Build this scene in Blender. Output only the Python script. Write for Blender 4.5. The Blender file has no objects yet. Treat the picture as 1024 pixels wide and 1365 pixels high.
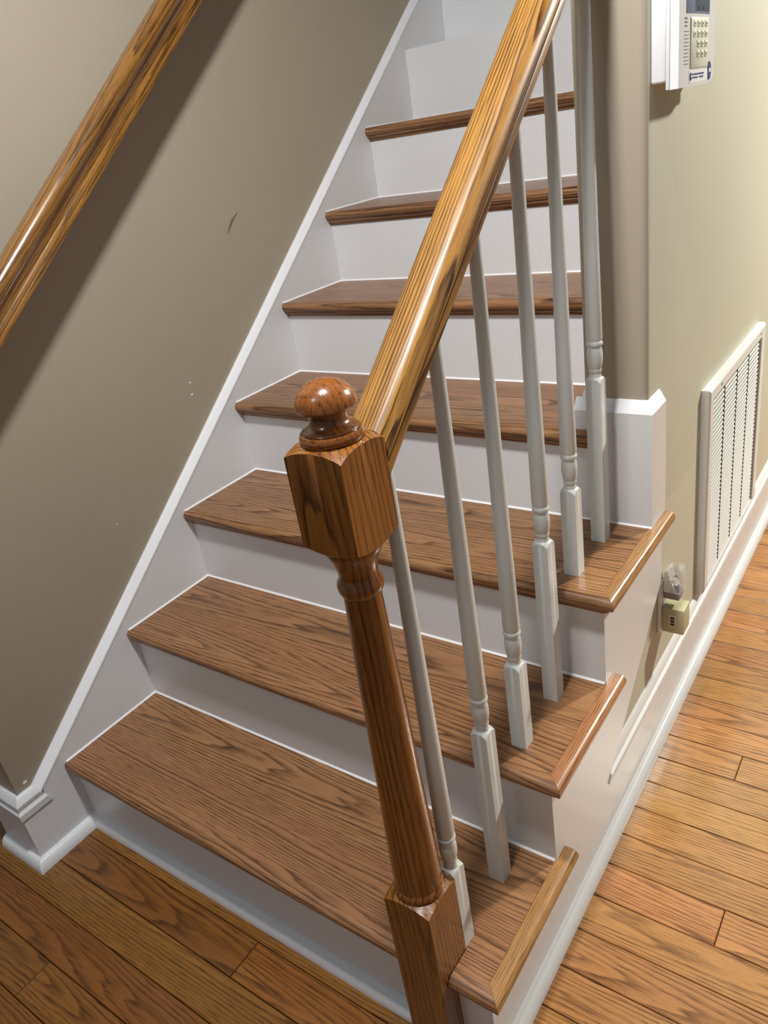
import bpy, bmesh, math, random
from mathutils import Vector, Matrix

# ---------------------------------------------------------------- camera, world, lamps, exposure
scene = bpy.context.scene
COL = scene.collection
cam_data = bpy.data.cameras.new('camera')
cam = bpy.data.objects.new('camera', cam_data)
COL.objects.link(cam)
cam_data.sensor_fit = 'VERTICAL'
cam_data.sensor_height = 36.0
cam_data.lens = 36.0 * 1024.0 / 1365.0
cam_data.clip_start = 0.02
RT = Vector((0.81283287, 0.56235673, -0.15184737))
UP = Vector((-0.14017392, 0.44186259, 0.88606361))
FW = Vector((-0.56537951, 0.69893659, -0.43798818))
m = Matrix((RT, UP, -FW)).transposed().to_4x4()
m.translation = Vector((1.44716331, -0.55808753, 1.31086718))
cam.matrix_world = m
scene.camera = cam

scene.view_settings.view_transform = 'Standard'
scene.view_settings.look = 'None'
scene.view_settings.gamma = 1.0
scene.view_settings.use_curve_mapping = False
scene.view_settings.exposure = 0.0

world = bpy.data.worlds.new('world')
scene.world = world
world.use_nodes = True
bg = world.node_tree.nodes['Background']
bg.inputs['Color'].default_value = (0.93, 0.96, 1.0, 1)
bg.inputs['Strength'].default_value = 0.15


def lamp(name, loc, size, power, color, target):
    d = bpy.data.lights.new(name, 'AREA')
    d.shape = 'DISK'
    d.size = size
    d.energy = power
    d.color = color
    o = bpy.data.objects.new(name, d)
    COL.objects.link(o)
    o.location = loc
    o.rotation_euler = (Vector(target) - Vector(loc)).to_track_quat('-Z', 'Y').to_euler()
    return o


# ceiling lamp over the foot of the stairs, hall ceiling lamp round the corner, added cool fill facing the risers from behind the camera
lamp('stair_foot_lamp', (1.0, -0.10, 2.5), 0.16, 35, (0.985, 0.99, 1.0), (0.75, 0.5, 0.4))
lamp('hall_lamp', (2.3, 3.05, 2.45), 0.20, 122, (1.0, 0.97, 0.87), (1.6, 1.2, 0.0))
lamp('front_fill_lamp', (0.45, -1.6, 3.0), 0.5, 9, (0.80, 0.89, 1.0), (0.4, 1.6, 1.2))

# ---------------------------------------------------------------- helpers
R_ = 0.19            # rise
D = 0.2431           # run
NO = 0.021           # nosing overhang
TT = 0.024           # tread thickness
XS = 1.038           # outer face of the open stringer
XW = 1.029           # right wall, hall side
XI = 0.912           # right wall, stair side
XK = 0.905           # face of the inner skirt board
XL = -0.016          # left wall surface
rng = random.Random(7)


def lin(c):
    out = []
    for v in c[:3]:
        v = v / 255.0
        out.append(v / 12.92 if v <= 0.04045 else ((v + 0.055) / 1.055) ** 2.4)
    return (*out, 1.0)


def link(name, bm, mat, parent=None, loc=(0, 0, 0), smooth=None):
    me = bpy.data.meshes.new(name)
    bmesh.ops.recalc_face_normals(bm, faces=bm.faces[:])
    bm.to_mesh(me)
    bm.free()
    if mat:
        me.materials.append(mat)
    if smooth is not None:
        for p in me.polygons:
            p.use_smooth = True
        me.set_sharp_from_angle(angle=math.radians(smooth))
    o = bpy.data.objects.new(name, me)
    COL.objects.link(o)
    o.location = loc
    if parent:
        o.parent = parent
    return o


def empty(name, loc=(0, 0, 0)):
    o = bpy.data.objects.new(name, None)
    o.empty_display_size = 0.05
    COL.objects.link(o)
    o.location = loc
    return o


def tag(o, label, cat, group=None):
    o['label'] = label
    o['category'] = cat
    if group:
        o['group'] = group
    return o


def struct(o, label=None, cat=None):
    o['kind'] = 'structure'
    if label:
        o['label'] = label
    if cat:
        o['category'] = cat
    return o


def add_box(bm, x0, x1, y0, y1, z0, z1, bev=0.0, seg=2):
    vs = [bm.verts.new((x, y, z)) for x in (x0, x1) for y in (y0, y1) for z in (z0, z1)]
    q = [(0, 1, 3, 2), (4, 6, 7, 5), (0, 4, 5, 1), (2, 3, 7, 6), (0, 2, 6, 4), (1, 5, 7, 3)]
    fs = [bm.faces.new([vs[i] for i in f]) for f in q]
    if bev:
        es = list({e for f in fs for e in f.edges})
        bmesh.ops.bevel(bm, geom=es, offset=bev, segments=seg, affect='EDGES', profile=0.5)


def box(name, x0, x1, y0, y1, z0, z1, mat, parent=None, bev=0.0, seg=2, smooth=None):
    """box mesh whose origin is its own low corner centre"""
    bm = bmesh.new()
    add_box(bm, x0, x1, y0, y1, z0, z1, bev, seg)
    return link(name, bm, mat, parent, smooth=(40 if (bev and smooth is None) else smooth))


def extrude(bm, prof, f0, f1):
    """loft a closed 2-D profile between two placing functions"""
    a = [bm.verts.new(f0(*p)) for p in prof]
    b = [bm.verts.new(f1(*p)) for p in prof]
    n = len(prof)
    for i in range(n):
        bm.faces.new((a[i], a[(i + 1) % n], b[(i + 1) % n], b[i]))
    bm.faces.new(a[::-1])
    bm.faces.new(b)


def ex_x(bm, prof, x0, x1):      # profile in (y, z)
    extrude(bm, prof, lambda y, z: (x0, y, z), lambda y, z: (x1, y, z))


def ex_y(bm, prof, y0, y1):      # profile in (x, z)
    extrude(bm, prof, lambda x, z: (x, y0, z), lambda x, z: (x, y1, z))


def turned(bm, rows, n=48, cap=True):
    """rows: functions theta -> (radius, z); lofted bottom to top"""
    rings = []
    for row in rows:
        ring = []
        for i in range(n):
            t = 2 * math.pi * i / n + math.pi / 4
            rho, z = row(t)
            ring.append(bm.verts.new((rho * math.cos(t), rho * math.sin(t), z)))
        rings.append(ring)
    for a, b in zip(rings, rings[1:]):
        for i in range(n):
            j = (i + 1) % n
            bm.faces.new((a[i], a[j], b[j], b[i]))
    if cap:
        bm.faces.new(rings[0][::-1])
        bm.faces.new(rings[-1])


def circ(r, z):
    return lambda t: (r, z)


def sq_r(h, t):
    return h / max(abs(math.cos(t)), abs(math.sin(t)))


def sq(h, z):
    return lambda t: (sq_r(h, t), z)


def sq_drop(h, z, f):            # square section whose edge follows a turned shoulder
    return lambda t: (sq_r(h, t), z + f(sq_r(h, t)))


def round_pts(cx, cy, r, a0, a1, n):
    return [(cx + r * math.cos(math.radians(a0 + (a1 - a0) * i / n)),
             cy + r * math.sin(math.radians(a0 + (a1 - a0) * i / n))) for i in range(n + 1)]


# ---------------------------------------------------------------- materials
class NT:
    def __init__(self, name):
        self.mat = bpy.data.materials.new(name)
        self.mat.use_nodes = True
        self.t = self.mat.node_tree
        self.b = self.t.nodes['Principled BSDF']

    def n(self, kind, **kw):
        nd = self.t.nodes.new(kind)
        for k, v in kw.items():
            setattr(nd, k, v)
        return nd

    def l(self, a, b):
        self.t.links.new(a, b)

    def put(self, sock, v):
        if isinstance(v, bpy.types.NodeSocket):
            self.l(v, sock)
        else:
            sock.default_value = v

    def math(self, op, a, b=None, c=None, clamp=False):
        nd = self.n('ShaderNodeMath', operation=op)
        nd.use_clamp = clamp
        self.put(nd.inputs[0], a)
        if b is not None:
            self.put(nd.inputs[1], b)
        if c is not None:
            self.put(nd.inputs[2], c)
        return nd.outputs[0]

    def comb(self, x, y, z):
        nd = self.n('ShaderNodeCombineXYZ')
        for s, v in zip(nd.inputs, (x, y, z)):
            self.put(s, v)
        return nd.outputs[0]

    def noise(self, vec, scale=1.0, detail=2.0, rough=0.5):
        nd = self.n('ShaderNodeTexNoise')
        self.l(vec, nd.inputs['Vector'])
        nd.inputs['Scale'].default_value = scale
        nd.inputs['Detail'].default_value = detail
        nd.inputs['Roughness'].default_value = rough
        return nd.outputs['Fac']

    def mix(self, fac, a, b, mode='MIX'):
        nd = self.n('ShaderNodeMix', data_type='RGBA', blend_type=mode)
        self.put(nd.inputs[0], fac)
        self.put(nd.inputs[6], a)
        self.put(nd.inputs[7], b)
        return nd.outputs[2]

    def ramp(self, fac, pts):
        nd = self.n('ShaderNodeValToRGB')
        self.l(fac, nd.inputs[0])
        cr = nd.color_ramp
        while len(cr.elements) < len(pts):
            cr.elements.new(0.5)
        for e, (p, c) in zip(cr.elements, pts):
            e.position = p
            e.color = c
        return nd.outputs[0]


def g(v):
    return (v, v, v, 1)


def wood(name, light, mid, dark, axis='X', freq=150.0, stave=None, rough=0.3, coat=0.25, tint=0.25, broken=1.7,
         tilt=0.05, grain=1.0, depth=0.03, wander=0.05, knots=False, uneven=4.0, hue=0.016):
    """oak: growth rings cut at a slant (cathedrals and straight grain) plus long open pores"""
    s = NT(name)
    tc = s.n('ShaderNodeTexCoord')
    sep = s.n('ShaderNodeSeparateXYZ')
    s.l(tc.outputs['Object'], sep.inputs[0])
    X, Y, Z = sep.outputs
    L, w, t = {'X': (X, Y, Z), 'Y': (Y, X, Z), 'Z': (Z, X, Y)}[axis]
    rnd = s.n('ShaderNodeObjectInfo').outputs['Random']
    if stave:
        cell = s.math('FLOOR', s.math('DIVIDE', s.math('ADD', w, s.math('MULTIPLY', rnd, 0.05)), stave))
        wn = s.n('ShaderNodeTexWhiteNoise', noise_dimensions='2D')
        s.l(s.comb(cell, s.math('MULTIPLY', rnd, 57.0), 0.0), wn.inputs['Vector'])
        r1 = wn.outputs['Value']
        loc = s.math('MULTIPLY', cell, stave)
        w0 = s.math('SUBTRACT', w, loc)
    else:
        wn = s.n('ShaderNodeTexWhiteNoise', noise_dimensions='1D')
        s.l(s.math('MULTIPLY', rnd, 91.7), wn.inputs['W'])
        r1 = wn.outputs['Value']
        w0 = w
    sepc = s.n('ShaderNodeSeparateColor')
    s.l(wn.outputs['Color'], sepc.inputs[0])
    r2, r3 = sepc.outputs[1], sepc.outputs[2]
    off = s.math('MULTIPLY', r1, 23.0)
    # slow wander of the grain
    v1 = s.comb(s.math('ADD', s.math('MULTIPLY', L, 1.5), off), s.math('MULTIPLY', w0, 7.0), s.math('ADD', s.math('MULTIPLY', t, 7.0), off))
    n1 = s.math('SUBTRACT', s.noise(v1, 1.0, 2.0, 0.45), 0.5)
    v2 = s.comb(s.math('ADD', s.math('MULTIPLY', L, 7.0), off), s.math('MULTIPLY', w0, 50.0), s.math('MULTIPLY', t, 50.0))
    n2 = s.math('SUBTRACT', s.noise(v2, 1.0, 2.0, 0.5), 0.5)
    u = s.math('ADD', s.math('SUBTRACT', w0, s.math('MULTIPLY', s.math('SUBTRACT', r2, 0.35), 0.12)), s.math('MULTIPLY', n1, wander))
    h = s.math('ADD', s.math('ADD', s.math('MULTIPLY', s.math('SUBTRACT', r3, 0.5), depth * 1.5), s.math('ADD', t, depth)),
               s.math('ADD', s.math('MULTIPLY', L, tilt), s.math('MULTIPLY', n1, wander * 0.9)))
    dist = s.math('SQRT', s.math('ADD', s.math('MULTIPLY', u, u), s.math('MULTIPLY', h, h)))
    ring = s.math('ADD', s.math('MULTIPLY', dist, freq), s.math('MULTIPLY', n2, 0.9))
    v6 = s.comb(s.math('ADD', s.math('MULTIPLY', L, 0.7), off), s.math('MULTIPLY', w0, 22.0), s.math('ADD', s.math('MULTIPLY', t, 22.0), off))
    ring = s.math('ADD', ring, s.math('MULTIPLY', s.noise(v6, 1.0, 1.0, 0.5), uneven))
    saw = s.math('FRACT', ring)
    early = s.ramp(saw, [(0.0, g(0.2)), (0.10, g(1)), (0.28, g(0.6)), (0.60, g(0.15)), (1.0, g(0.05))])
    # open pores
    v3 = s.comb(s.math('ADD', s.math('MULTIPLY', L, 22.0), off), s.math('MULTIPLY', w, 480.0), s.math('MULTIPLY', t, 480.0))
    pore = s.ramp(s.noise(v3, 1.0, 1.0, 0.5), [(0.48, g(0)), (0.60, g(1))])
    v4 = s.comb(s.math('ADD', s.math('MULTIPLY', L, 7.0), off), s.math('MULTIPLY', w, 230.0), s.math('MULTIPLY', t, 230.0))
    fib = s.noise(v4, 1.0, 3.0, 0.6)
    broad = s.noise(v1, 1.7, 2.0, 0.5)
    body = s.mix(s.math('MULTIPLY_ADD', broad, 1.3, -0.15, clamp=True), lin(light), lin(mid))
    body = s.mix(s.math('MULTIPLY', s.math('SUBTRACT', fib, 0.35, clamp=True), 1.0), body, lin(mid))
    dk = s.math('MULTIPLY', early, s.math('MULTIPLY_ADD', fib, 0.75, 0.25), clamp=True)
    v5 = s.comb(s.math('ADD', s.math('MULTIPLY', L, broken), off), s.math('MULTIPLY', w, 30.0), s.math('MULTIPLY', t, 30.0))
    dk = s.math('MULTIPLY', dk, s.math('MULTIPLY_ADD', s.noise(v5, 1.0, 2.0, 0.5), 1.9 if broken < 3 else 3.4, -0.1 if broken < 3 else -0.95, clamp=True))
    dk = s.math('MULTIPLY', dk, grain, clamp=True)
    col = s.mix(dk, body, lin(dark))
    pf = s.math('MULTIPLY', pore, s.math('MULTIPLY_ADD', early, 0.6, 0.16))
    col = s.mix(pf, col, lin([c * 0.6 for c in dark]))
    if knots:
        vo = s.n('ShaderNodeTexVoronoi')
        s.l(s.comb(s.math('ADD', s.math('MULTIPLY', L, 2.2), off), s.math('MULTIPLY', w, 9.0), off), vo.inputs['Vector'])
        vo.inputs['Scale'].default_value = 1.0
        kf = s.ramp(s.math('ADD', vo.outputs['Distance'], s.math('MULTIPLY', n2, 0.22)), [(0.02, g(1)), (0.16, g(0))])
        col = s.mix(s.math('MULTIPLY', kf, 0.5), col, lin([c * 0.55 for c in dark]))
    val = s.math('MULTIPLY_ADD', s.math('SUBTRACT', r1, 0.5), tint, 1.0)
    hs = s.n('ShaderNodeHueSaturation')
    s.l(col, hs.inputs['Color'])
    s.l(val, hs.inputs['Value'])
    s.l(s.math('MULTIPLY_ADD', s.math('SUBTRACT', r2, 0.5), hue, 0.5), hs.inputs['Hue'])
    s.l(hs.outputs[0], s.b.inputs['Base Color'])
    s.l(s.math('MULTIPLY_ADD', fib, 0.14, rough - 0.07), s.b.inputs['Roughness'])
    s.b.inputs['Coat Weight'].default_value = coat
    s.b.inputs['Coat Roughness'].default_value = 0.12
    bp = s.n('ShaderNodeBump')
    bp.inputs['Strength'].default_value = 0.18
    bp.inputs['Distance'].default_value = 0.0004
    s.l(s.math('SUBTRACT', 1.0, s.math('ADD', s.math('MULTIPLY', pf, 1.0), s.math('MULTIPLY', early, 0.35))), bp.inputs['Height'])
    s.l(bp.outputs[0], s.b.inputs['Normal'])
    return s.mat


def paint(name, rgb, rough=0.5, bump=0.06, scale=220.0, var=0.04, coat=0.0):
    s = NT(name)
    tc = s.n('ShaderNodeTexCoord')
    f = s.noise(tc.outputs['Object'], scale, 3.0, 0.55)
    f2 = s.noise(tc.outputs['Object'], 2.3, 3.0, 0.55)
    c = lin(rgb)
    lo = tuple(v * (1 - var) for v in c[:3]) + (1,)
    hi = tuple(min(1, v * (1 + var)) for v in c[:3]) + (1,)
    s.l(s.mix(f2, lo, hi), s.b.inputs['Base Color'])
    s.b.inputs['Roughness'].default_value = rough
    s.b.inputs['Coat Weight'].default_value = coat
    if bump:
        bp = s.n('ShaderNodeBump')
        bp.inputs['Strength'].default_value = bump
        bp.inputs['Distance'].default_value = 0.001
        s.l(f, bp.inputs['Height'])
        s.l(bp.outputs[0], s.b.inputs['Normal'])
    return s.mat


def plastic(name, rgb, rough=0.35, trans=0.0, alpha=1.0):
    s = NT(name)
    tc = s.n('ShaderNodeTexCoord')
    f = s.noise(tc.outputs['Object'], 90.0, 2.0)
    c = lin(rgb)
    s.l(s.mix(f, tuple(v * 0.97 for v in c[:3]) + (1,), c), s.b.inputs['Base Color'])
    s.b.inputs['Roughness'].default_value = rough
    s.b.inputs['Transmission Weight'].default_value = trans
    s.b.inputs['Alpha'].default_value = alpha
    s.b.inputs['IOR'].default_value = 1.45 if trans < 0.94 or name == 'clear_bulb_glass' else 1.12
    return s.mat


M_TREAD = wood('oak_tread', (178, 130, 88), (150, 104, 66), (84, 52, 30), 'X', freq=150, stave=0.128, rough=0.38, coat=0.1, tint=0.14, tilt=0.035, wander=0.035, grain=1.5, uneven=5.0, hue=0.006)
M_RETURN = wood('oak_return_nosing', (188, 138, 88), (164, 114, 68), (112, 70, 38), 'Y', freq=230, rough=0.32, coat=0.2, tint=0.1, tilt=0.01, depth=0.05, wander=0.02)
M_FLOOR = wood('oak_floor', (200, 146, 86), (174, 120, 64), (112, 70, 34), 'X', freq=140, rough=0.30, coat=0.5, tint=0.34, tilt=0.04, wander=0.04, grain=1.3, knots=True)
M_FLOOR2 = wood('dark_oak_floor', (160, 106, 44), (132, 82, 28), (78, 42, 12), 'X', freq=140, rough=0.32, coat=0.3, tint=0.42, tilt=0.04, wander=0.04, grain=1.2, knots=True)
M_RAIL = wood('golden_oak_rail', (200, 146, 74), (170, 114, 46), (84, 46, 10), 'X', freq=290, rough=0.38, coat=0.18, tint=0.0, tilt=0.006, depth=0.008, wander=0.03, grain=2.0, uneven=4.0, broken=5.0)
M_RAIL2 = wood('brown_oak_rail', (166, 112, 56), (138, 88, 38), (72, 40, 12), 'X', freq=190, rough=0.28, coat=0.45, tint=0.0, tilt=0.03, depth=0.05, wander=0.02, grain=1.3)
M_NEWEL = wood('golden_oak_newel', (170, 110, 42), (138, 82, 26), (70, 36, 8), 'Z', freq=130, rough=0.28, coat=0.45, tint=0.06, tilt=0.05, depth=0.03, wander=0.035, grain=1.4, uneven=3.0)
M_FINIAL = wood('golden_oak_finial', (158, 98, 38), (130, 76, 24), (84, 44, 12), 'Z', freq=130, rough=0.26, coat=0.5, tint=0.0, tilt=0.2, depth=0.04, wander=0.05, grain=0.6, uneven=3.0)
M_WALL = paint('taupe_wall_paint', (177, 165, 145), 0.55, 0.05, 260)
M_WALLR = paint('pale_olive_wall_paint', (204, 201, 180), 0.55, 0.05, 260)
M_WHITE = paint('white_trim_paint', (228, 228, 228), 0.32, 0.03, 120, 0.02)
M_BAL = paint('white_baluster_paint', (218, 219, 214), 0.34, 0.03, 140, 0.02)
M_CAULK = paint('white_caulk', (245, 245, 245), 0.5, 0, 100, 0.01)
M_SUB = paint('dark_subfloor', (38, 24, 14), 0.9, 0, 50)
M_VENT = paint('white_enamel_vent', (232, 234, 230), 0.35, 0, 60, 0.02)
M_BLACK = paint('near_black', (16, 16, 15), 0.9, 0, 50)  # stands for shade in the grille gaps; also dividers and screen symbols
M_KEY = plastic('white_plastic', (240, 240, 240), 0.35)
M_KEYPAD = plastic('cream_plastic', (234, 234, 214), 0.4)
M_BTN = plastic('pale_green_rubber_button', (222, 225, 190), 0.5)
M_LCD = plastic('grey_lcd_screen', (104, 112, 122), 0.15)
M_LCD2 = plastic('blue_grey_lcd_frame', (150, 164, 186), 0.2)
M_INK = plastic('grey_print', (92, 92, 92), 0.6)
M_NAVY = plastic('navy_print', (38, 58, 112), 0.5)
M_BEIGE = plastic('beige_plastic', (196, 190, 150), 0.4)
M_BROWN = plastic('brown_print', (84, 58, 40), 0.6)
M_GREYP = plastic('grey_plastic', (150, 140, 146), 0.4)
M_CLEAR = plastic('clear_plastic', (225, 225, 225), 0.08, alpha=0.16)
M_GLASS = plastic('clear_bulb_glass', (245, 245, 245), 0.05, trans=0.95)
M_METAL = paint('brass_bracket', (170, 130, 70), 0.3, 0, 60)
M_SCREW = paint('screw_metal', (190, 188, 180), 0.35, 0, 60)
M_SCUFF = paint('brown_scuff', (134, 114, 86), 0.7, 0, 60)

# ---------------------------------------------------------------- setting: floor
floor = struct(box('floor', -1.6, 3.0, -2.2, 4.4, -0.05, -0.012, M_SUB))
BW = 0.0766
row0 = -0.039


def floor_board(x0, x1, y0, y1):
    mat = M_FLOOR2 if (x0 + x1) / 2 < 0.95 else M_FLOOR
    bm = bmesh.new()
    gp, ch = 0.0008, 0.0012
    x0 += gp; x1 -= gp; y0 += gp; y1 -= gp
    L_ = (x1 - x0) / 2
    W_ = (y1 - y0) / 2
    lo = [bm.verts.new((sx * L_, sy * W_, -0.012)) for sx, sy in ((-1, -1), (1, -1), (1, 1), (-1, 1))]
    mi = [bm.verts.new((sx * L_, sy * W_, -ch)) for sx, sy in ((-1, -1), (1, -1), (1, 1), (-1, 1))]
    hi = [bm.verts.new((sx * (L_ - ch), sy * (W_ - ch), 0)) for sx, sy in ((-1, -1), (1, -1), (1, 1), (-1, 1))]
    for a, b in ((lo, mi), (mi, hi)):
        for i in range(4):
            j = (i + 1) % 4
            bm.faces.new((a[i], a[j], b[j], b[i]))
    bm.faces.new(hi)
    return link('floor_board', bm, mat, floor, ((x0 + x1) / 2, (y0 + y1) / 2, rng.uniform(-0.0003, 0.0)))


JOINTS = {-4: [0.214], -1: [0.553], 5: [1.268 + 0.0], 10: [1.213], -2: [-0.7, 1.30]}
for i in range(-14, 52):
    y0 = row0 + i * BW
    y1 = y0 + BW
    start = -1.5 if y1 < 0.02 else XS - 0.006
    if i == 0:
        y1c = y1
        start = -1.5
    x = start
    cuts = JOINTS.get(i)
    stops = []
    if cuts:
        stops = list(cuts)
        while stops[0] - start > 1.0:
            stops.insert(0, stops[0] - rng.uniform(0.6, 0.95))
        while stops[-1] < 2.3:
            stops.append(stops[-1] + rng.uniform(0.6, 1.1))
    elif i < 0:
        stops = [-0.62 + 0.21 * (i % 3), 1.02 + 0.3 * (i % 2), 2.0]
    else:
        q = start + rng.uniform(0.35, 1.1)
        while q < 2.5:
            stops.append(q)
            q += rng.uniform(0.6, 1.15)
    stops = [v for v in stops if v < 2.7] + [2.95]
    if i == 0:
        # first row runs under the bottom riser: only its front half shows
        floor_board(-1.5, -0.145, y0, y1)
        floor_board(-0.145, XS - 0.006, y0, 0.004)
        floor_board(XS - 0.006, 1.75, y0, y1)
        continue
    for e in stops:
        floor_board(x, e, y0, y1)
        x = e

# ---------------------------------------------------------------- setting: walls
HT = 3.2
wl = struct(box('wall_left', -0.124, XL, -0.125, 3.2, 0.0, HT, M_WALL, bev=0.004))
# small scuff and paint nicks on the left wall
bm = bmesh.new()
pts = [(0.836, 1.148), (0.846, 1.162), (0.860, 1.176), (0.884, 1.192)]
wd = [0.0008, 0.0026, 0.0028, 0.0006]
lo = [bm.verts.new((XL + 0.0004, y + w_ * 0.7, z - w_)) for (y, z), w_ in zip(pts, wd)]
hi = [bm.verts.new((XL + 0.0004, y - w_ * 0.7, z + w_)) for (y, z), w_ in zip(pts, wd)]
for i in range(3):
    bm.faces.new((lo[i], lo[i + 1], hi[i + 1], hi[i]))
link('scuff_mark', bm, M_SCUFF, wl)
bm = bmesh.new()
for y, z, q in ((0.604, 0.850, 0.0022), (0.601, 0.821, 0.0028), (0.30, 0.62, 0.0015), (-0.10, 0.203, 0.004)):
    add_box(bm, XL, XL + 0.0008, y - q, y + q, z - q * 0.7, z + q * 0.7)
o = link('paint_nicks', bm, M_CAULK, wl)
o['kind'] = 'stuff'

bm = bmesh.new()
rr, rq = 0.006, 0.014
prof = round_pts(XI + rr, 0.747 + rr, rr, 180, 270, 4) + round_pts(XW - rq, 0.747 + rq, rq, 270, 360, 6) + [(XW, 4.3), (XI, 4.3)]
extrude(bm, prof, lambda x, y: (x, y, 0.56), lambda x, y: (x, y, HT))
# lower part, running on under the open treads
ex_x(bm, [(0.479, 0.0), (0.479, 0.1415), (0.7995, 0.41), (0.7995, 0.545), (0.81, 0.56), (4.3, 0.56), (4.3, 0.0)], XI, XW)
wr = struct(link('wall_right', bm, M_WALL, smooth=35))
wr.data.materials.append(M_WALLR)
for p in wr.data.polygons:
    if p.normal.x > 0.8:
        p.material_index = 1
struct(box('wall_back', XL, XI, 3.0, 3.1, 9 * R_, HT, M_WALL))

# ---------------------------------------------------------------- setting: trim
SK = 0.7816


def skirt_z(y):
    return 0.238 + SK * y


def poly_x(name, pts, x0, x1, mat, parent=None):
    bm = bmesh.new()
    ex_x(bm, pts, x0, x1)
    return link(name, bm, mat, parent)


# left skirt board with its bevelled upper edge
bm = bmesh.new()
yb0, yb1 = -0.082, 3.0
zt = 0.176
pf = [(-0.141, 0.0), (-0.141, 0.140), (yb0, 0.140), (yb0 + 0.004, skirt_z(yb0)), (yb1, skirt_z(yb1)), (yb1, skirt_z(yb1) - 0.55), (0.5, 0.0)]
ex_x(bm, pf, XL, 0.0)
sk = struct(link('trim_1', bm, M_WHITE))
sk['label'] = 'white skirt board running up the left wall beside the treads'
bm = bmesh.new()
yb0 -= 0.006
a = [(-0.016, 0.016), (-0.011, 0.0165), (0.0012, 0.001), (0.0012, -0.003), (-0.016, -0.003)]
extrude(bm, a, lambda x, z: (x, yb0 - z * 0.4, skirt_z(yb0) + z), lambda x, z: (x, yb1, skirt_z(yb1) + z))
link('skirt_cap', bm, M_CAULK, sk)

CAP = [(0.0, 0.136), (0.004, 0.137), (0.0045, 0.152), (0.001, 0.156), (-0.001, 0.160), (0.001, 0.164), (0.001, 0.172), (-0.005, 0.182), (-0.012, 0.187), (-0.016, 0.187), (-0.016, 0.136)]
# base cap on the left wall: along the skirt face, round the wall end
bm = bmesh.new()
ye = -0.141
ring0 = [(x, yb0 + 0.018 - 0.4 * (z - 0.136), z) for x, z in CAP]
ring1 = [(x, ye - x, z) for x, z in CAP]
ring2 = [(-0.124 - 0.016 - 0.0, ye - x, z) for x, z in CAP]
rings = [[bm.verts.new(v) for v in r] for r in (ring0, ring1, ring2)]
n = len(CAP)
for A_, B_ in zip(rings, rings[1:]):
    for i in range(n):
        j = (i + 1) % n
        bm.faces.new((A_[i], A_[j], B_[j], B_[i]))
bm.faces.new(rings[0]); bm.faces.new(rings[-1][::-1])
bl = struct(link('baseboard_left', bm, M_WHITE, smooth=30))
box('base_board', -0.140, -0.0163, -0.141, -0.1255, 0.0, 0.139, M_WHITE, bl)

SHW, SHH = 0.019, 0.026
SHOE = [(0, 0)] + [(SHW * math.cos(a_), SHH * math.sin(a_)) for a_ in [i * math.pi / 2 / 6 for i in range(7)]]
# shoe mouldings (quarter round) : left skirt + wall end, bottom riser, right stringer and baseboard
bm = bmesh.new()
path = [lambda q, z: (-0.140, ye - q, z), lambda q, z: (q, ye - q, z), lambda q, z: (q, -q, z), lambda q, z: (0.9030, -q, z)]
rings = [[bm.verts.new(f(q, z)) for q, z in SHOE] for f in path]
n = len(SHOE)
for A_, B_ in zip(rings, rings[1:]):
    for i in range(n):
        j = (i + 1) % n
        bm.faces.new((A_[i], A_[j], B_[j], B_[i]))
bm.faces.new(rings[0]); bm.faces.new(rings[-1])
o = struct(link('trim_2', bm, M_WHITE, smooth=40))
o['label'] = 'white quarter round shoe moulding along the bottom riser'
bm = bmesh.new()
path = [lambda q, z: (0.9810, -q, z), lambda q, z: (XS + q, -q, z), lambda q, z: (XS + q, 4.3, z)]
rings = [[bm.verts.new(f(q, z)) for q, z in SHOE] for f in path]
for A_, B_ in zip(rings, rings[1:]):
    for i in range(n):
        j = (i + 1) % n
        bm.faces.new((A_[i], A_[j], B_[j], B_[i]))
bm.faces.new(rings[0]); bm.faces.new(rings[-1])
o = struct(link('trim_3', bm, M_WHITE, smooth=40))
o['label'] = 'white quarter round shoe moulding along the hall floor'

# right baseboard with its cap
br = struct(box('baseboard_right', XW, XS, 0.479, 4.3, 0.0, 0.1415, M_WHITE))
bm = bmesh.new()
capr = [(XS + 0.003, 0.1418), (XS + 0.003, 0.153), (XS - 0.0025, 0.157), (XS - 0.0025, 0.162), (XS + 0.0005, 0.166), (XS - 0.001, 0.174), (XS - 0.005, 0.183), (XW + 0.0003, 0.187), (XW + 0.0003, 0.1418)]
extrude(bm, capr, lambda x, z: (x, 0.4795 + (z - 0.1415) / 0.835, z), lambda x, z: (x, 4.3, z))
link('base_cap', bm, M_CAULK, br, smooth=30)

# end-of-wall panel: front board, side board, bevelled cap
pz = 3 * R_
bm = bmesh.new()
PX = 1.043
add_box(bm, 0.897, PX, 0.729, 0.7465, pz + 0.0005, 0.797)
pn = struct(link('trim_4', bm, M_WHITE))
pn['label'] = 'white panel boards wrapping the end of the right wall'
box('side_board', XW + 0.0003, PX, 0.7468, 0.808, pz + 0.0005, 0.797, M_WHITE, pn)
bm = bmesh.new()
zt0, zt1 = 0.797, 0.818
v = [bm.verts.new(c) for c in ((0.897, 0.729, zt0), (PX, 0.729, zt0), (PX, 0.808, zt0),
                               (0.897, 0.744, zt1), (XW + 0.002, 0.744, zt1), (XW + 0.002, 0.808, zt1),
                               (0.897, 0.7465, zt1), (XW + 0.0003, 0.7465, zt1), (XW + 0.0003, 0.808, zt1),
                               (0.897, 0.7465, zt0), (XW + 0.0003, 0.7465, zt0), (XW + 0.0003, 0.808, zt0))]
for f in ((0, 1, 4, 3), (1, 2, 5, 4), (3, 4, 7, 6), (4, 5, 8, 7), (6, 7, 10, 9), (7, 8, 11, 10), (9, 10, 1, 0), (10, 11, 2, 1), (0, 3, 6, 9), (2, 11, 8, 5)):
    bm.faces.new([v[i] for i in f])
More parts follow.
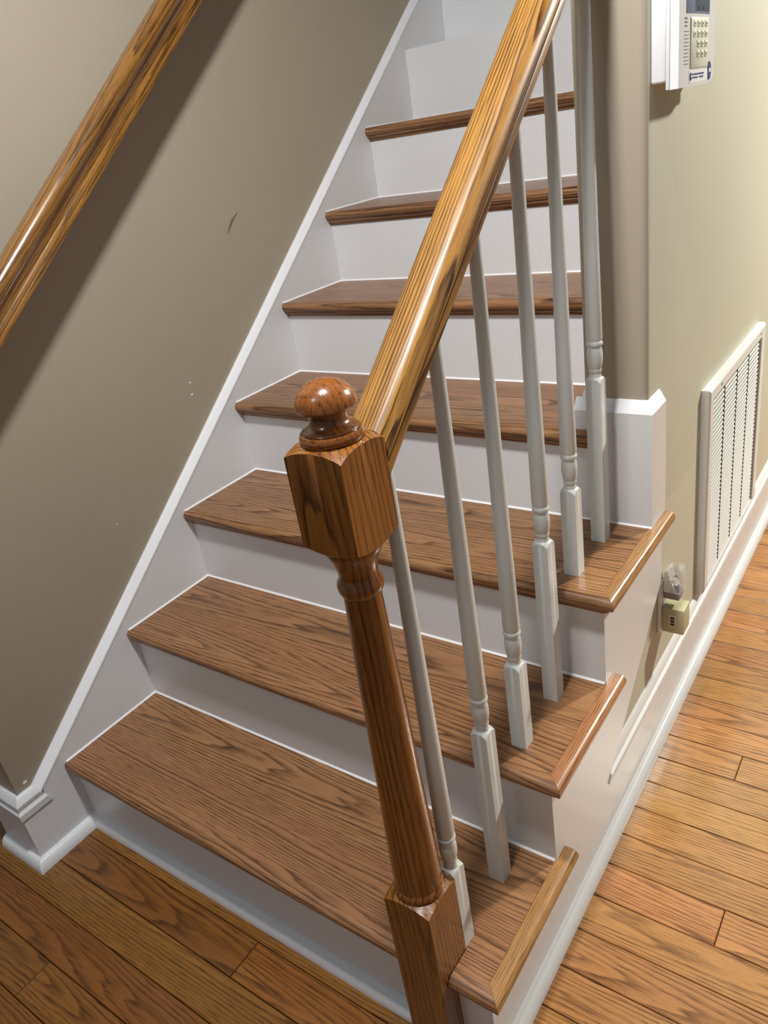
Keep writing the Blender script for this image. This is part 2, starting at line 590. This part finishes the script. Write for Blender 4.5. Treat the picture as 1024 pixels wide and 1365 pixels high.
link('panel_cap', bm, M_CAULK, pn)
# inner skirt on the stair side of the right wall
bm = bmesh.new()
ex_x(bm, [(0.7468, pz + 0.001), (0.7468, skirt_z(0.7468) - 0.01), (3.0, skirt_z(3.0) - 0.01), (3.0, 1.5), (1.0, pz + 0.001)], XK, XI - 0.0003)
isk = struct(link('trim_5', bm, M_WHITE))
isk['label'] = 'white skirt board on the stair side of the right wall'

# ---------------------------------------------------------------- the staircase
stairs = empty('staircase', (0.5, 0.0, 0.0))
tag(stairs, 'closed staircase with oak treads and white painted risers', 'stairs')


def stair_part(o):
    o.parent = stairs
    o.matrix_parent_inverse = Matrix.Translation((-0.5, 0, 0))
    return o


hr = TT / 2


def tread_prof():
    return [(D + 0.012, 0.0), (0.0055, 0.0)] + round_pts(-NO + hr, -hr, hr, 90, 270, 8) + [(0.0055, -TT), (D + 0.012, -TT)]


def cove_prof():
    s = 0.013
    pts = [(0, -TT), (-s, -TT), (-s, -TT - 0.003)]
    pts += [(-s + 0.0 + (s - 0.003) * math.sin(a_), -TT - 0.003 - (s - 0.003) * (1 - math.cos(a_))) for a_ in (0.4, 0.8, 1.2, 1.5708)]
    pts += [(0, -TT - s - 0.001)]
    return pts


XM = 1.0365           # inner line of the return nosing
XO = XM + 0.0265
for k in range(1, 10):
    y0, z0 = (k - 1) * D, k * R_
    bm = bmesh.new()
    pr = tread_prof()
    white_top = k >= 8
    if k <= 3:
        me = lambda y: XM - 0.0004 + max(0.0, 0.0055 - y)
        if k == 1:
            ex_x(bm, pr, 0.0005, 0.9030)
            extrude(bm, pr, lambda y, z: (0.9810, y, z), lambda y, z: (me(y), y, z))
            add_box(bm, 0.9030, 0.9810, 0.0420, D + 0.012, -TT, 0)
        else:
            extrude(bm, pr, lambda y, z: (0.0005, y, z), lambda y, z: (me(y), y, z))
    elif k == 4:
        ex_x(bm, pr, 0.0005, XK - 0.0005)
        front = [(-0.0005, 0.0)] + round_pts(-NO + hr, -hr, hr, 90, 270, 8) + [(-0.0005, -TT)]
        ex_x(bm, front, XK - 0.0005, 0.928)
    elif white_top:
        ex_x(bm, [(D + 0.012, 0), (0.0, 0), (0.0, -TT), (D + 0.012, -TT)], 0.0005, XK - 0.0005)
    else:
        ex_x(bm, pr, 0.0005, XK - 0.0005)
    t = link('tread', bm, M_WHITE if white_top else M_TREAD, None, (0, y0, z0), smooth=40)
    stair_part(t)
    if white_top:
        t['label'] = 'white painted step without a nosing'
    if not white_top:
        # cove moulding tucked under the nosing
        bm = bmesh.new()
        if k <= 3:
            if k == 1:
                ex_x(bm, cove_prof(), 0.0005, 0.9030)
            xa = 0.9810 if k == 1 else 0.0005
            extrude(bm, cove_prof(), lambda y, z: (xa, y, z), lambda y, z: (XS - y, y, z))
        else:
            ex_x(bm, cove_prof(), 0.0005, 0.926 if k == 4 else XK - 0.0005)
        link('cove_moulding', bm, M_TREAD, t, smooth=40)
        # caulk bead along the back edge and along the skirt
        bm = bmesh.new()
        q = 0.0032
        xr_ = XM if k <= 2 else (PX if k == 3 else XK)
        ex_x(bm, [(D, 0), (D - q, 0), (D, q)], 0.0005, xr_ - 0.0005)
        ex_y(bm, [(0.0, 0), (q, 0), (0.0, q)], -NO + 0.008, D - 0.0005)
        link('caulk_bead', bm, M_CAULK, t)
    if k <= 3:
        # return nosing on the open end
        bm = bmesh.new()
        rp = [(XM, 0.0)] + round_pts(XO - hr, -hr, hr, 90, -90, 8) + [(XM, -TT)]
        yb = D + (0.034 if k < 3 else 0.078)
        extrude(bm, rp, lambda x, z: (x, 0.0055 - (x - XM), z), lambda x, z: (x, yb, z))
        link('return_nosing', bm, M_RETURN, t, smooth=40)
        bm = bmesh.new()
        s_ = 0.013
        cp = [(XS - y, z) for y, z in cove_prof()]
        extrude(bm, cp, lambda x, z: (x, XS - x, z), lambda x, z: (x, yb - 0.008, z))
        link('return_cove', bm, M_RETURN, t, smooth=40)
    # riser
    bm = bmesh.new()
    zb = -R_ if k > 1 else -R_
    xe = XS if k <= 3 else (0.8965 if k == 4 else XK - 0.0005)
    top = -TT if not white_top else -TT
    if k == 1:
        add_box(bm, 0.0005, 0.9030, 0, 0.0145, zb, top)
        add_box(bm, 0.9810, xe, 0, 0.0145, zb, top)
        add_box(bm, 0.9030, 0.9810, 0.0420, 0.046, zb, top)
    else:
        add_box(bm, 0.0005, xe, 0, 0.0118, zb, top)
    if k == 4:
        bm.free()
        bm = bmesh.new()
        add_box(bm, 0.0005, 0.8965, 0, 0.0118, zb, top)
    rs = link('riser', bm, M_WHITE, None, (0, y0, z0))
    stair_part(rs)

# open stringer
c = TT
e = 0.0148
st_pts = [(e, 0.0), (e, R_ - c), (D + 0.012, R_ - c), (D + 0.012, 2 * R_ - c), (2 * D + 0.012, 2 * R_ - c), (2 * D + 0.012, 3 * R_ - c),
          (0.802, 3 * R_ - c), (0.802, 0.41), (0.479, 0.1415), (0.479, 0.0)]
bm = bmesh.new()
ex_x(bm, st_pts, XS - 0.012, XS)
stair_part(link('stringer', bm, M_WHITE))

# ---------------------------------------------------------------- newel post
NX, NY, NH = 0.942, 0.003, 0.0380
newel = empty('newel_post', (NX, NY, 0))
tag(newel, 'turned golden oak newel post with mushroom finial at the foot of the stairs', 'newel post')


def dome(scale, h):
    return lambda r: -scale * max(0.0, (r - h * 0.80)) ** 2 / (h * 0.614) ** 2


def turn_obj(name, rows, mat, parent, nseg=48, smooth=32):
    bm = bmesh.new()
    turned(bm, rows, nseg)
    return link(name, bm, mat, parent, smooth=smooth)


ch = 0.002
fd = dome(0.009, NH)
turn_obj('base_block', [sq(NH, 0.0), sq(NH, 0.17), sq_drop(NH, 0.350, fd), circ(NH * 0.99, 0.3495), circ(NH * 0.93, 0.3505), circ(0.034, 0.351)], M_NEWEL, newel, 96)
turn_obj('turned_shaft', [circ(0.034, 0.349), circ(0.0355, 0.352), circ(0.0365, 0.357), circ(0.0355, 0.362), circ(0.0335, 0.365), circ(0.0335, 0.372), circ(0.0345, 0.385),
                          circ(0.0338, 0.42), circ(0.0322, 0.48), circ(0.0300, 0.56), circ(0.0280, 0.65), circ(0.0260, 0.73), circ(0.0240, 0.80), circ(0.0226, 0.84),
                          circ(0.0224, 0.849), circ(0.0245, 0.851), circ(0.0268, 0.856), circ(0.0275, 0.861), circ(0.0268, 0.866), circ(0.0235, 0.871), circ(0.0228, 0.874),
                          circ(0.0235, 0.882), circ(0.0262, 0.893), circ(0.0305, 0.903), circ(0.0340, 0.909), circ(0.0340, 0.918)], M_NEWEL, newel)
fu = lambda r: -fd(r) * 0.9
turn_obj('upper_block', [circ(0.034, 0.9145), circ(NH * 0.97, 0.9145), sq_drop(NH, 0.915, fu), sq(NH, 0.96), sq_drop(NH, 1.036, fd), circ(NH * 0.99, 1.0358), circ(NH * 0.93, 1.0365), circ(0.030, 1.0372)], M_NEWEL, newel, 96)
turn_obj('finial', [circ(0.030, 1.036), circ(0.0325, 1.0372), circ(0.0342, 1.0405), circ(0.0342, 1.0440), circ(0.0325, 1.0475), circ(0.0302, 1.0484), circ(0.0306, 1.0498), circ(0.0292, 1.0515),
                    circ(0.0245, 1.0538), circ(0.0212, 1.0568), circ(0.0198, 1.0605), circ(0.0198, 1.0645), circ(0.0210, 1.0682), circ(0.0242, 1.0705), circ(0.0288, 1.0718), circ(0.0316, 1.0730),
                    circ(0.0327, 1.0750), circ(0.0325, 1.0785), circ(0.0312, 1.0832), circ(0.0286, 1.0882), circ(0.0246, 1.0930), circ(0.0192, 1.0970), circ(0.0125, 1.0999), circ(0.006, 1.1013), circ(0.001, 1.1018)], M_FINIAL, newel)

# ---------------------------------------------------------------- balusters
RS = 0.8352           # slope of the open handrail
RZ = 0.965            # its groove line at y = 0
RX = 0.9525
BX, BH = 0.967, 0.0133


def rail_z(y):
    return RZ + RS * y


bfd = dome(0.007, BH)
BAL_LABELS = {
    (1, 0): 'white baluster with a short square foot right behind the newel post',
    (1, 1): 'white baluster with a tall square foot on the bottom tread',
    (2, 0): 'white baluster with a short square foot on the second tread',
    (2, 1): 'white baluster with a tall square foot on the second tread',
    (3, 0): 'white baluster with a short square foot on the third tread',
    (3, 1): 'white baluster with a tall square foot on the third tread, nearest the wall end',
}
for k in (1, 2, 3):
    for j in (0, 1):
        y = (k - 1) * D + 0.0497 + j * 0.1272
        base = k * R_
        hb = 0.165 if j == 0 else 0.316
        ztop = rail_z(y) - 0.0125 / 0.767 - base
        b = empty('baluster', (BX, y, base))
        tag(b, BAL_LABELS[(k, j)], 'baluster', 'white balusters under the open handrail')
        turn_obj('square_foot', [sq(BH, 0.0), sq(BH, 0.05), sq_drop(BH, hb, bfd), circ(BH * 0.98, hb - 0.0002), circ(BH * 0.80, hb + 0.0015), circ(0.0098, hb + 0.005), circ(0.0092, hb + 0.008)], M_BAL, b, 48)
        zz = hb + 0.007
        turn_obj('collar', [circ(0.0092, zz), circ(0.0105, zz + 0.003), circ(0.0112, zz + 0.006), circ(0.0104, zz + 0.009), circ(0.0112, zz + 0.011), circ(0.0128, zz + 0.020), circ(0.0134, zz + 0.030), circ(0.0128, zz + 0.040),
                            circ(0.0112, zz + 0.046), circ(0.0118, zz + 0.0475), circ(0.0136, zz + 0.0495), circ(0.0140, zz + 0.052), circ(0.0134, zz + 0.0545), circ(0.0120, zz + 0.0565)], M_BAL, b, 24)
        z1 = zz + 0.056
        rb = 0.0135
        rows = [circ(0.0120, z1), circ(rb, z1 + 0.006)]
        Lh = ztop - z1
        rt_ = 0.0074
        for q in (0.25, 0.5, 0.75):
            rows.append(circ(rb + (rt_ - rb) * (q * Lh / 0.66), z1 + q * Lh))
        rtop = max(0.0068, rb + (rt_ - rb) * (Lh / 0.66))
        # top cut on the slant of the rail
        rows.append(lambda t, r=rtop, z=ztop: (r, z + RS * r * math.sin(t)))
        turn_obj('tapered_shaft', rows, M_BAL, b, 24)

# ---------------------------------------------------------------- handrails


def sweep_rail(name, half, mat, x, y0, z0, slope, y1, cuts=True):
    """mirror a half profile; local x runs along the rail"""
    ang = math.atan(slope)
    prof = half + [(-u, v) for u, v in half[::-1] if abs(u) > 1e-6]
    bm = bmesh.new()
    ln = (y1 - y0) / math.cos(ang)
    tt = math.tan(ang)
    extrude(bm, prof, lambda u, v: (v * tt, -u, v), lambda u, v: (ln + v * tt, -u, v))
    o = link(name, bm, mat, None, smooth=34)
    o.matrix_world = Matrix.Translation((x, y0, z0)) @ Matrix.Rotation(math.pi / 2, 4, 'Z') @ Matrix.Rotation(-ang, 4, 'Y')
    return o


HALF_A = [(0.0, 0.0262), (0.008, 0.0260), (0.015, 0.0252), (0.0205, 0.0232), (0.0248, 0.0192), (0.0277, 0.0132), (0.0288, 0.0060), (0.0280, 0.0020), (0.0262, -0.0002),
          (0.0236, -0.0012), (0.0236, -0.0022), (0.0256, -0.0032), (0.0262, -0.0050), (0.0262, -0.0138), (0.0252, -0.0150), (0.0, -0.0150)]
rail = sweep_rail('handrail', HALF_A, M_RAIL, RX, NY + NH + 0.0006, rail_z(NY + NH + 0.0006), RS, 0.7462)
tag(rail, 'golden oak handrail sloping up from the newel post over the balusters', 'handrail')

HALF_B = [(0.0, 0.034), (0.009, 0.0332), (0.017, 0.030), (0.0230, 0.0245), (0.0265, 0.0170), (0.0268, 0.0105), (0.0245, 0.0050), (0.0205, 0.0005), (0.0172, -0.0055), (0.0160, -0.0120),
          (0.0166, -0.0165), (0.0190, -0.0190), (0.0218, -0.0205), (0.0225, -0.0228), (0.0214, -0.0246), (0.0214, -0.0256), (0.0242, -0.0266), (0.0248, -0.0285), (0.0248, -0.0330), (0.0238, -0.0340), (0.0, -0.0340)]
LRX, LRS = 0.052, 0.79


def lrz(y):
    return 1.125 + LRS * (y - 0.155)


wrail = empty('wall_handrail', (LRX, -0.08, lrz(-0.08)))
tag(wrail, 'oak handrail mounted on the taupe wall left of the stairs', 'handrail')
o = sweep_rail('rail', HALF_B, M_RAIL2, LRX, -0.08, lrz(-0.08), LRS, 2.2)
mw = o.matrix_world.copy()
o.parent = wrail
o.matrix_parent_inverse = Matrix.Translation((-LRX, 0.08, -lrz(-0.08)))
for yb in (-0.02, 1.15, 2.0):
    bm = bmesh.new()
    zb = lrz(yb) - 0.034 / math.cos(math.atan(LRS))
    # wall rose, arm, saddle
    pts = [(XL, zb - 0.06), (XL + 0.03, zb - 0.062), (LRX - 0.012, zb - 0.045), (LRX, zb - 0.02), (LRX, zb + 0.002)]
    prev = None
    for i, (px, pzz) in enumerate(pts):
        a_ = pts[max(0, i - 1)]; b_ = pts[min(len(pts) - 1, i + 1)]
        dv = Vector((b_[0] - a_[0], 0, b_[1] - a_[1])).normalized()
        nv = Vector((dv.z, 0, -dv.x))
        ring = [bm.verts.new((px + nv.x * 0.005 * math.cos(q), yb + 0.005 * math.sin(q), pzz + nv.z * 0.005 * math.cos(q))) for q in [i2 * math.pi / 4 for i2 in range(8)]]
        if prev:
            for i2 in range(8):
                bm.faces.new((prev[i2], prev[(i2 + 1) % 8], ring[(i2 + 1) % 8], ring[i2]))
        else:
            bm.faces.new(ring[::-1])
        prev = ring
    bm.faces.new(prev)
    add_box(bm, XL + 0.0003, XL + 0.006, yb - 0.022, yb + 0.022, zb - 0.082, zb - 0.038, 0.002)
    o = link('bracket', bm, M_METAL, None, smooth=40)
    o.parent = wrail
    o.matrix_parent_inverse = Matrix.Translation((-LRX, 0.08, -lrz(-0.08)))

# ---------------------------------------------------------------- return-air grille
VY0, VY1, VZ0, VZ1 = 1.105, 1.662, 0.191, 0.711
IY0, IY1, IZ0, IZ1 = 1.135, 1.620, 0.205, 0.683
VX = 1.049
grille = empty('air_grille', (XW, (VY0 + VY1) / 2, VZ0))
tag(grille, 'white louvred return air grille low on the right wall above the baseboard', 'vent')


def in_empty(o, e):
    o.parent = e
    o.matrix_parent_inverse = Matrix.Translation(-Vector(e.location))
    return o


bm = bmesh.new()
out = [(VY0, VZ0), (VY1, VZ0), (VY1, VZ1), (VY0, VZ1)]
bev = 0.006
prof_rings = [[(XW + 0.0005, y, z) for y, z in out],
              [(VX - 0.004, y, z) for y, z in out],
              [(VX, y + (bev if y == VY0 else -bev), z + (bev if z == VZ0 else -bev)) for y, z in out],
              [(VX, y, z) for y, z in ((IY0, IZ0), (IY1, IZ0), (IY1, IZ1), (IY0, IZ1))],
              [(VX - 0.012, y, z) for y, z in ((IY0, IZ0), (IY1, IZ0), (IY1, IZ1), (IY0, IZ1))]]
rings = [[bm.verts.new(v) for v in r] for r in prof_rings]
for A_, B_ in zip(rings, rings[1:]):
    for i in range(4):
        j = (i + 1) % 4
        bm.faces.new((A_[i], A_[j], B_[j], B_[i]))
in_empty(link('frame', bm, M_VENT), grille)
in_empty(box('gap_shade_backing', XW + 0.0006, XW + 0.003, IY0, IY1, IZ0, IZ1, M_BLACK), grille)  # flat sheet, darkness between the louvers put into its colour
ncol, nlou = 4, 42
cw = (IY1 - IY0) / ncol
for i in range(1, ncol):
    yc = IY0 + cw * i
    in_empty(box('divider', XW + 0.004, VX - 0.0055, yc - 0.0035, yc + 0.0035, IZ0 + 0.0005, IZ1 - 0.0005, M_BLACK), grille)
pitch = (IZ1 - IZ0) / nlou
bm = bmesh.new()
h = cw / 2 - 0.0046
lp = [(-0.0012, 0.0026), (0.0008, -0.0026), (0.0016, -0.0022), (-0.0004, 0.0030)]
ex_y(bm, lp, -h, h)
lou0 = link('louver', bm, M_VENT)
first = True
for i in range(ncol):
    for q in range(nlou):
        o = lou0 if first else lou0.copy()
        if not first:
            COL.objects.link(o)
        first = False
        o.location = (VX - 0.0065, IY0 + cw * (i + 0.5), IZ0 + pitch * (q + 0.5))
        in_empty(o, grille)
for y, z in ((1.20, 0.697), (1.60, 0.697)):
    bm = bmesh.new()
    turned(bm, [circ(0.0045, 0.0), circ(0.0042, 0.0012), circ(0.002, 0.002)], 12)
    bmesh.ops.rotate(bm, verts=bm.verts[:], cent=(0, 0, 0), matrix=Matrix.Rotation(math.pi / 2, 3, 'Y'))
    o = link('screw', bm, M_SCREW, None, (VX, y, z), smooth=40)
    in_empty(o, grille)

# ---------------------------------------------------------------- alarm keypad
KY0, KY1, KZ0, KZ1 = 0.760, 0.957, 1.302, 1.50
KX = 1.071
key = empty('alarm_keypad', (XW, (KY0 + KY1) / 2, KZ0))
tag(key, 'white alarm keypad with grey screen and rubber buttons high on the right wall', 'alarm keypad')


def kp(o):
    return in_empty(o, key)


kp(box('back_box', XW + 0.0004, 1.0515, KY0, KY1 - 0.003, KZ0 + 0.010, KZ1, M_KEY, bev=0.004, seg=3))
bm = bmesh.new()
add_box(bm, 1.0517, 1.0575, KY0 - 0.001, KY1, KZ0, KZ1, 0.0015)
kp(link('cover_rim', bm, M_KEY, smooth=40))
# bowed front cover with rounded lower corners
bm = bmesh.new()
ny, nz = 16, 16
def cov(i, j):
    u = i / ny; w_ = j / nz
    y = KY0 + (KY1 - KY0) * u
    z = KZ0 + (KZ1 - KZ0) * w_
    cu = 2 * u - 1
    z += 0.010 * (abs(cu) ** 6) * (1 - w_) ** 3 if u > 0.5 else 0.0
    return (KX - 0.001 * cu * cu, y, z)
gv = [[bm.verts.new(cov(i, j)) for j in range(nz + 1)] for i in range(ny + 1)]
gb = [[bm.verts.new((1.0578, cov(i, j)[1], cov(i, j)[2])) for j in range(nz + 1)] for i in range(ny + 1)]
for i in range(ny):
    for j in range(nz):
        bm.faces.new((gv[i][j], gv[i + 1][j], gv[i + 1][j + 1], gv[i][j + 1]))
        bm.faces.new((gb[i][j], gb[i][j + 1], gb[i + 1][j + 1], gb[i + 1][j]))
for i in range(ny):
    for j in (0, nz):
        bm.faces.new((gv[i][j], gv[i + 1][j], gb[i + 1][j], gb[i][j]))
for j in range(nz):
    for i in (0, ny):
        bm.faces.new((gv[i][j], gv[i][j + 1], gb[i][j + 1], gb[i][j]))
cover = kp(link('front_cover', bm, M_KEY, smooth=40))


def fx(y):
    cu = 2 * (y - KY0) / (KY1 - KY0) - 1
    return KX - 0.001 * cu * cu


# parts seated on the cover stay parts of the keypad
def kpart(name, y0, y1, z0, z1, mat, th, bev=0.0):
    x = min(fx(y0), fx(y1)) - 0.0012
    top = KX if y0 < (KY0 + KY1) / 2 < y1 else max(fx(y0), fx(y1))
    return kp(box(name, x, top + th, y0, y1, z0, z1, mat, bev=bev))


kpart('screen_frame', 0.794, 0.918, 1.398, 1.452, M_LCD2, 0.0006, 0.0006)
kpart('screen', 0.838, 0.914, 1.401, 1.449, M_LCD, 0.0010)
for i, yy in enumerate((0.852, 0.876)):
    kpart('screen_symbol', yy, yy + 0.010, 1.4025, 1.4075, M_BLACK, 0.0014)
pad = kpart('button_panel', 0.816, 0.912, 1.326, 1.393, M_KEYPAD, 0.0016, 0.0012)
bm = bmesh.new()
add_box(bm, -0.001, 0.0012, -0.0068, 0.0068, -0.0045, 0.0045, 0.0006)
bt = link('button', bm, M_BTN, smooth=40)
mk = bmesh.new()
add_box(mk, 0.0010, 0.0014, -0.0035, 0.0035, -0.0012, 0.0012)
mark = link('button_mark', mk, M_INK)
first = True
for r_i in range(4):
    for c_i in range(4):
        if r_i >= 2 and c_i == 0:
            continue
        a_, b_ = (bt, mark) if first else (bt.copy(), mark.copy())
        if not first:
            COL.objects.link(a_); COL.objects.link(b_)
        first = False
        yy = 0.832 + c_i * 0.0212
        zz = 1.385 - r_i * 0.0135
        a_.location = (fx(yy) + 0.0014, yy, zz)
        in_empty(a_, key)
        b_.parent = a_
for q in range(3):
    kpart('printed_line', 0.787, 0.800, 1.3905 - q * 0.0048, 1.3925 - q * 0.0048, M_INK, 0.0003)
for q in range(10):
    kpart('printed_line', 0.785, 0.808, 1.3745 - q * 0.0047, 1.3755 - q * 0.0047, M_GREYP, 0.0003)
kpart('sticker', 0.812, 0.915, 1.3065, 1.3225, M_CAULK, 0.0002)
for q, (ya, yb_) in enumerate(((0.828, 0.893), (0.828, 0.858), (0.866, 0.890))):
    kpart('printed_line', ya, yb_, 1.3165 - (0.0045 if q else 0), 1.3188 - (0.0045 if q else 0), M_NAVY, 0.0005)
for yc, zc, ry, rz in ((0.819, 1.3150, 0.0042, 0.0058), (0.925, 1.3200, 0.0095, 0.0135)):
    bm = bmesh.new()
    x = fx(yc)
    pr = [(yc + ry * math.cos(math.radians(22.5 + 45 * i)), zc + rz * math.sin(math.radians(22.5 + 45 * i))) for i in range(8)]
    ex_x(bm, pr, x - 0.001, x + 0.0014)
    kp(link('badge', bm, M_NAVY))
    kpart('badge_mark', yc - ry * 0.5, yc + ry * 0.5, zc - rz * 0.18, zc + rz * 0.22, M_CAULK, 0.0018)

# ---------------------------------------------------------------- outlet, night light, charger
PY0, PY1, PZ0, PZ1 = 0.803, 0.873, 0.272, 0.392
plate = empty('outlet_plate', (XW, (PY0 + PY1) / 2, PZ0))
tag(plate, 'white wall outlet plate beneath the third tread, filled by two plugs', 'outlet')
in_empty(box('cover_plate', XW + 0.0003, XW + 0.006, PY0, PY1, PZ0, PZ1, M_KEY, bev=0.002), plate)
for z in (0.300, 0.352):
    in_empty(box('socket_face', XW + 0.0055, XW + 0.0075, 0.821, 0.855, z - 0.014, z + 0.014, M_KEY, bev=0.001), plate)

nl = empty('night_light', (1.037, 0.838, 0.345))
tag(nl, 'plug-in night light with a clear shade above the beige charger', 'night light')
in_empty(box('lamp_base', 1.0367, 1.069, 0.822, 0.856, 0.342, 0.358, M_GREYP, bev=0.002), nl)
bm = bmesh.new()
ex_y(bm, [(1.0367, 0.358), (1.062, 0.358), (1.060, 0.366), (1.050, 0.384), (1.044, 0.412), (1.0367, 0.405)], 0.822, 0.856)
in_empty(link('lamp_body', bm, M_KEY), nl)
bm = bmesh.new()
turned(bm, [circ(0.0075, 0.3582), circ(0.0075, 0.372), circ(0.006, 0.374)], 16)
bmesh.ops.translate(bm, verts=bm.verts[:], vec=(1.0585, 0.834, 0))
in_empty(link('bulb_socket', bm, M_GREYP, smooth=40), nl)
bm = bmesh.new()
turned(bm, [circ(0.0045, 0.3742), circ(0.006, 0.380), circ(0.006, 0.388), circ(0.004, 0.394), circ(0.001, 0.397)], 16)
bmesh.ops.translate(bm, verts=bm.verts[:], vec=(1.0585, 0.834, 0))
in_empty(link('bulb', bm, M_GLASS, smooth=60), nl)
# shade: rounded, open-bottomed cover
bm = bmesh.new()
def shade_ring(g_, z):
    pts = []
    for (cx, cy, a0) in ((1.074 - g_, 0.858 - g_, 0), (1.0445 + g_, 0.858 - g_, 90), (1.0445 + g_, 0.820 + g_, 180), (1.074 - g_, 0.820 + g_, 270)):
        r = 0.007
        cx += -r if cx > 1.06 else r
        cy += -r if cy > 0.84 else r
        pts += [(x, y, z) for x, y in round_pts(cx, cy, r, a0, a0 + 90, 4)]
    return [bm.verts.new(p_) for p_ in pts]
zs = [(0.0, 0.3585), (0.0, 0.395), (0.001, 0.410), (0.004, 0.4165), (0.008, 0.4185)]
zi = [(0.0095, 0.4172), (0.0055, 0.4150), (0.0025, 0.4090), (0.0015, 0.395), (0.0015, 0.3585)]
rings = [shade_ring(a_, z) for a_, z in zs]
rings_in = [shade_ring(a_, z) for a_, z in zi]
n = len(rings[0])
def loft(rr_):
    for A_, B_ in zip(rr_, rr_[1:]):
        for i in range(n):
            j = (i + 1) % n
            bm.faces.new((A_[i], A_[j], B_[j], B_[i]))
loft(rings); loft(rings_in)
bm.faces.new(rings[-1]); bm.faces.new(rings_in[0][::-1])
for i in range(n):
    j = (i + 1) % n
    bm.faces.new((rings[0][i], rings[0][j], rings_in[-1][j], rings_in[-1][i]))
in_empty(link('shade', bm, M_CLEAR, smooth=40), nl)

for o in nl.children:
    o.matrix_parent_inverse = Matrix.Translation(-Vector(nl.location) + Vector((0, 0, 0.011)))

ch_ = empty('charger', (1.037, 0.838, 0.273))
tag(ch_, 'beige cube charger with a slotted label plugged into the outlet', 'charger')
in_empty(box('body', 1.0367, 1.0805, 0.816, 0.860, 0.273, 0.3335, M_BEIGE, bev=0.0015), ch_)
in_empty(box('label', 1.0510, 1.0640, 0.8154, 0.8164, 0.289, 0.318, M_KEYPAD), ch_)
for z in (0.2925, 0.3005, 0.3085):
    in_empty(box('label_stripe', 1.0532, 1.0618, 0.8150, 0.8158, z, z + 0.0062, M_BROWN), ch_)
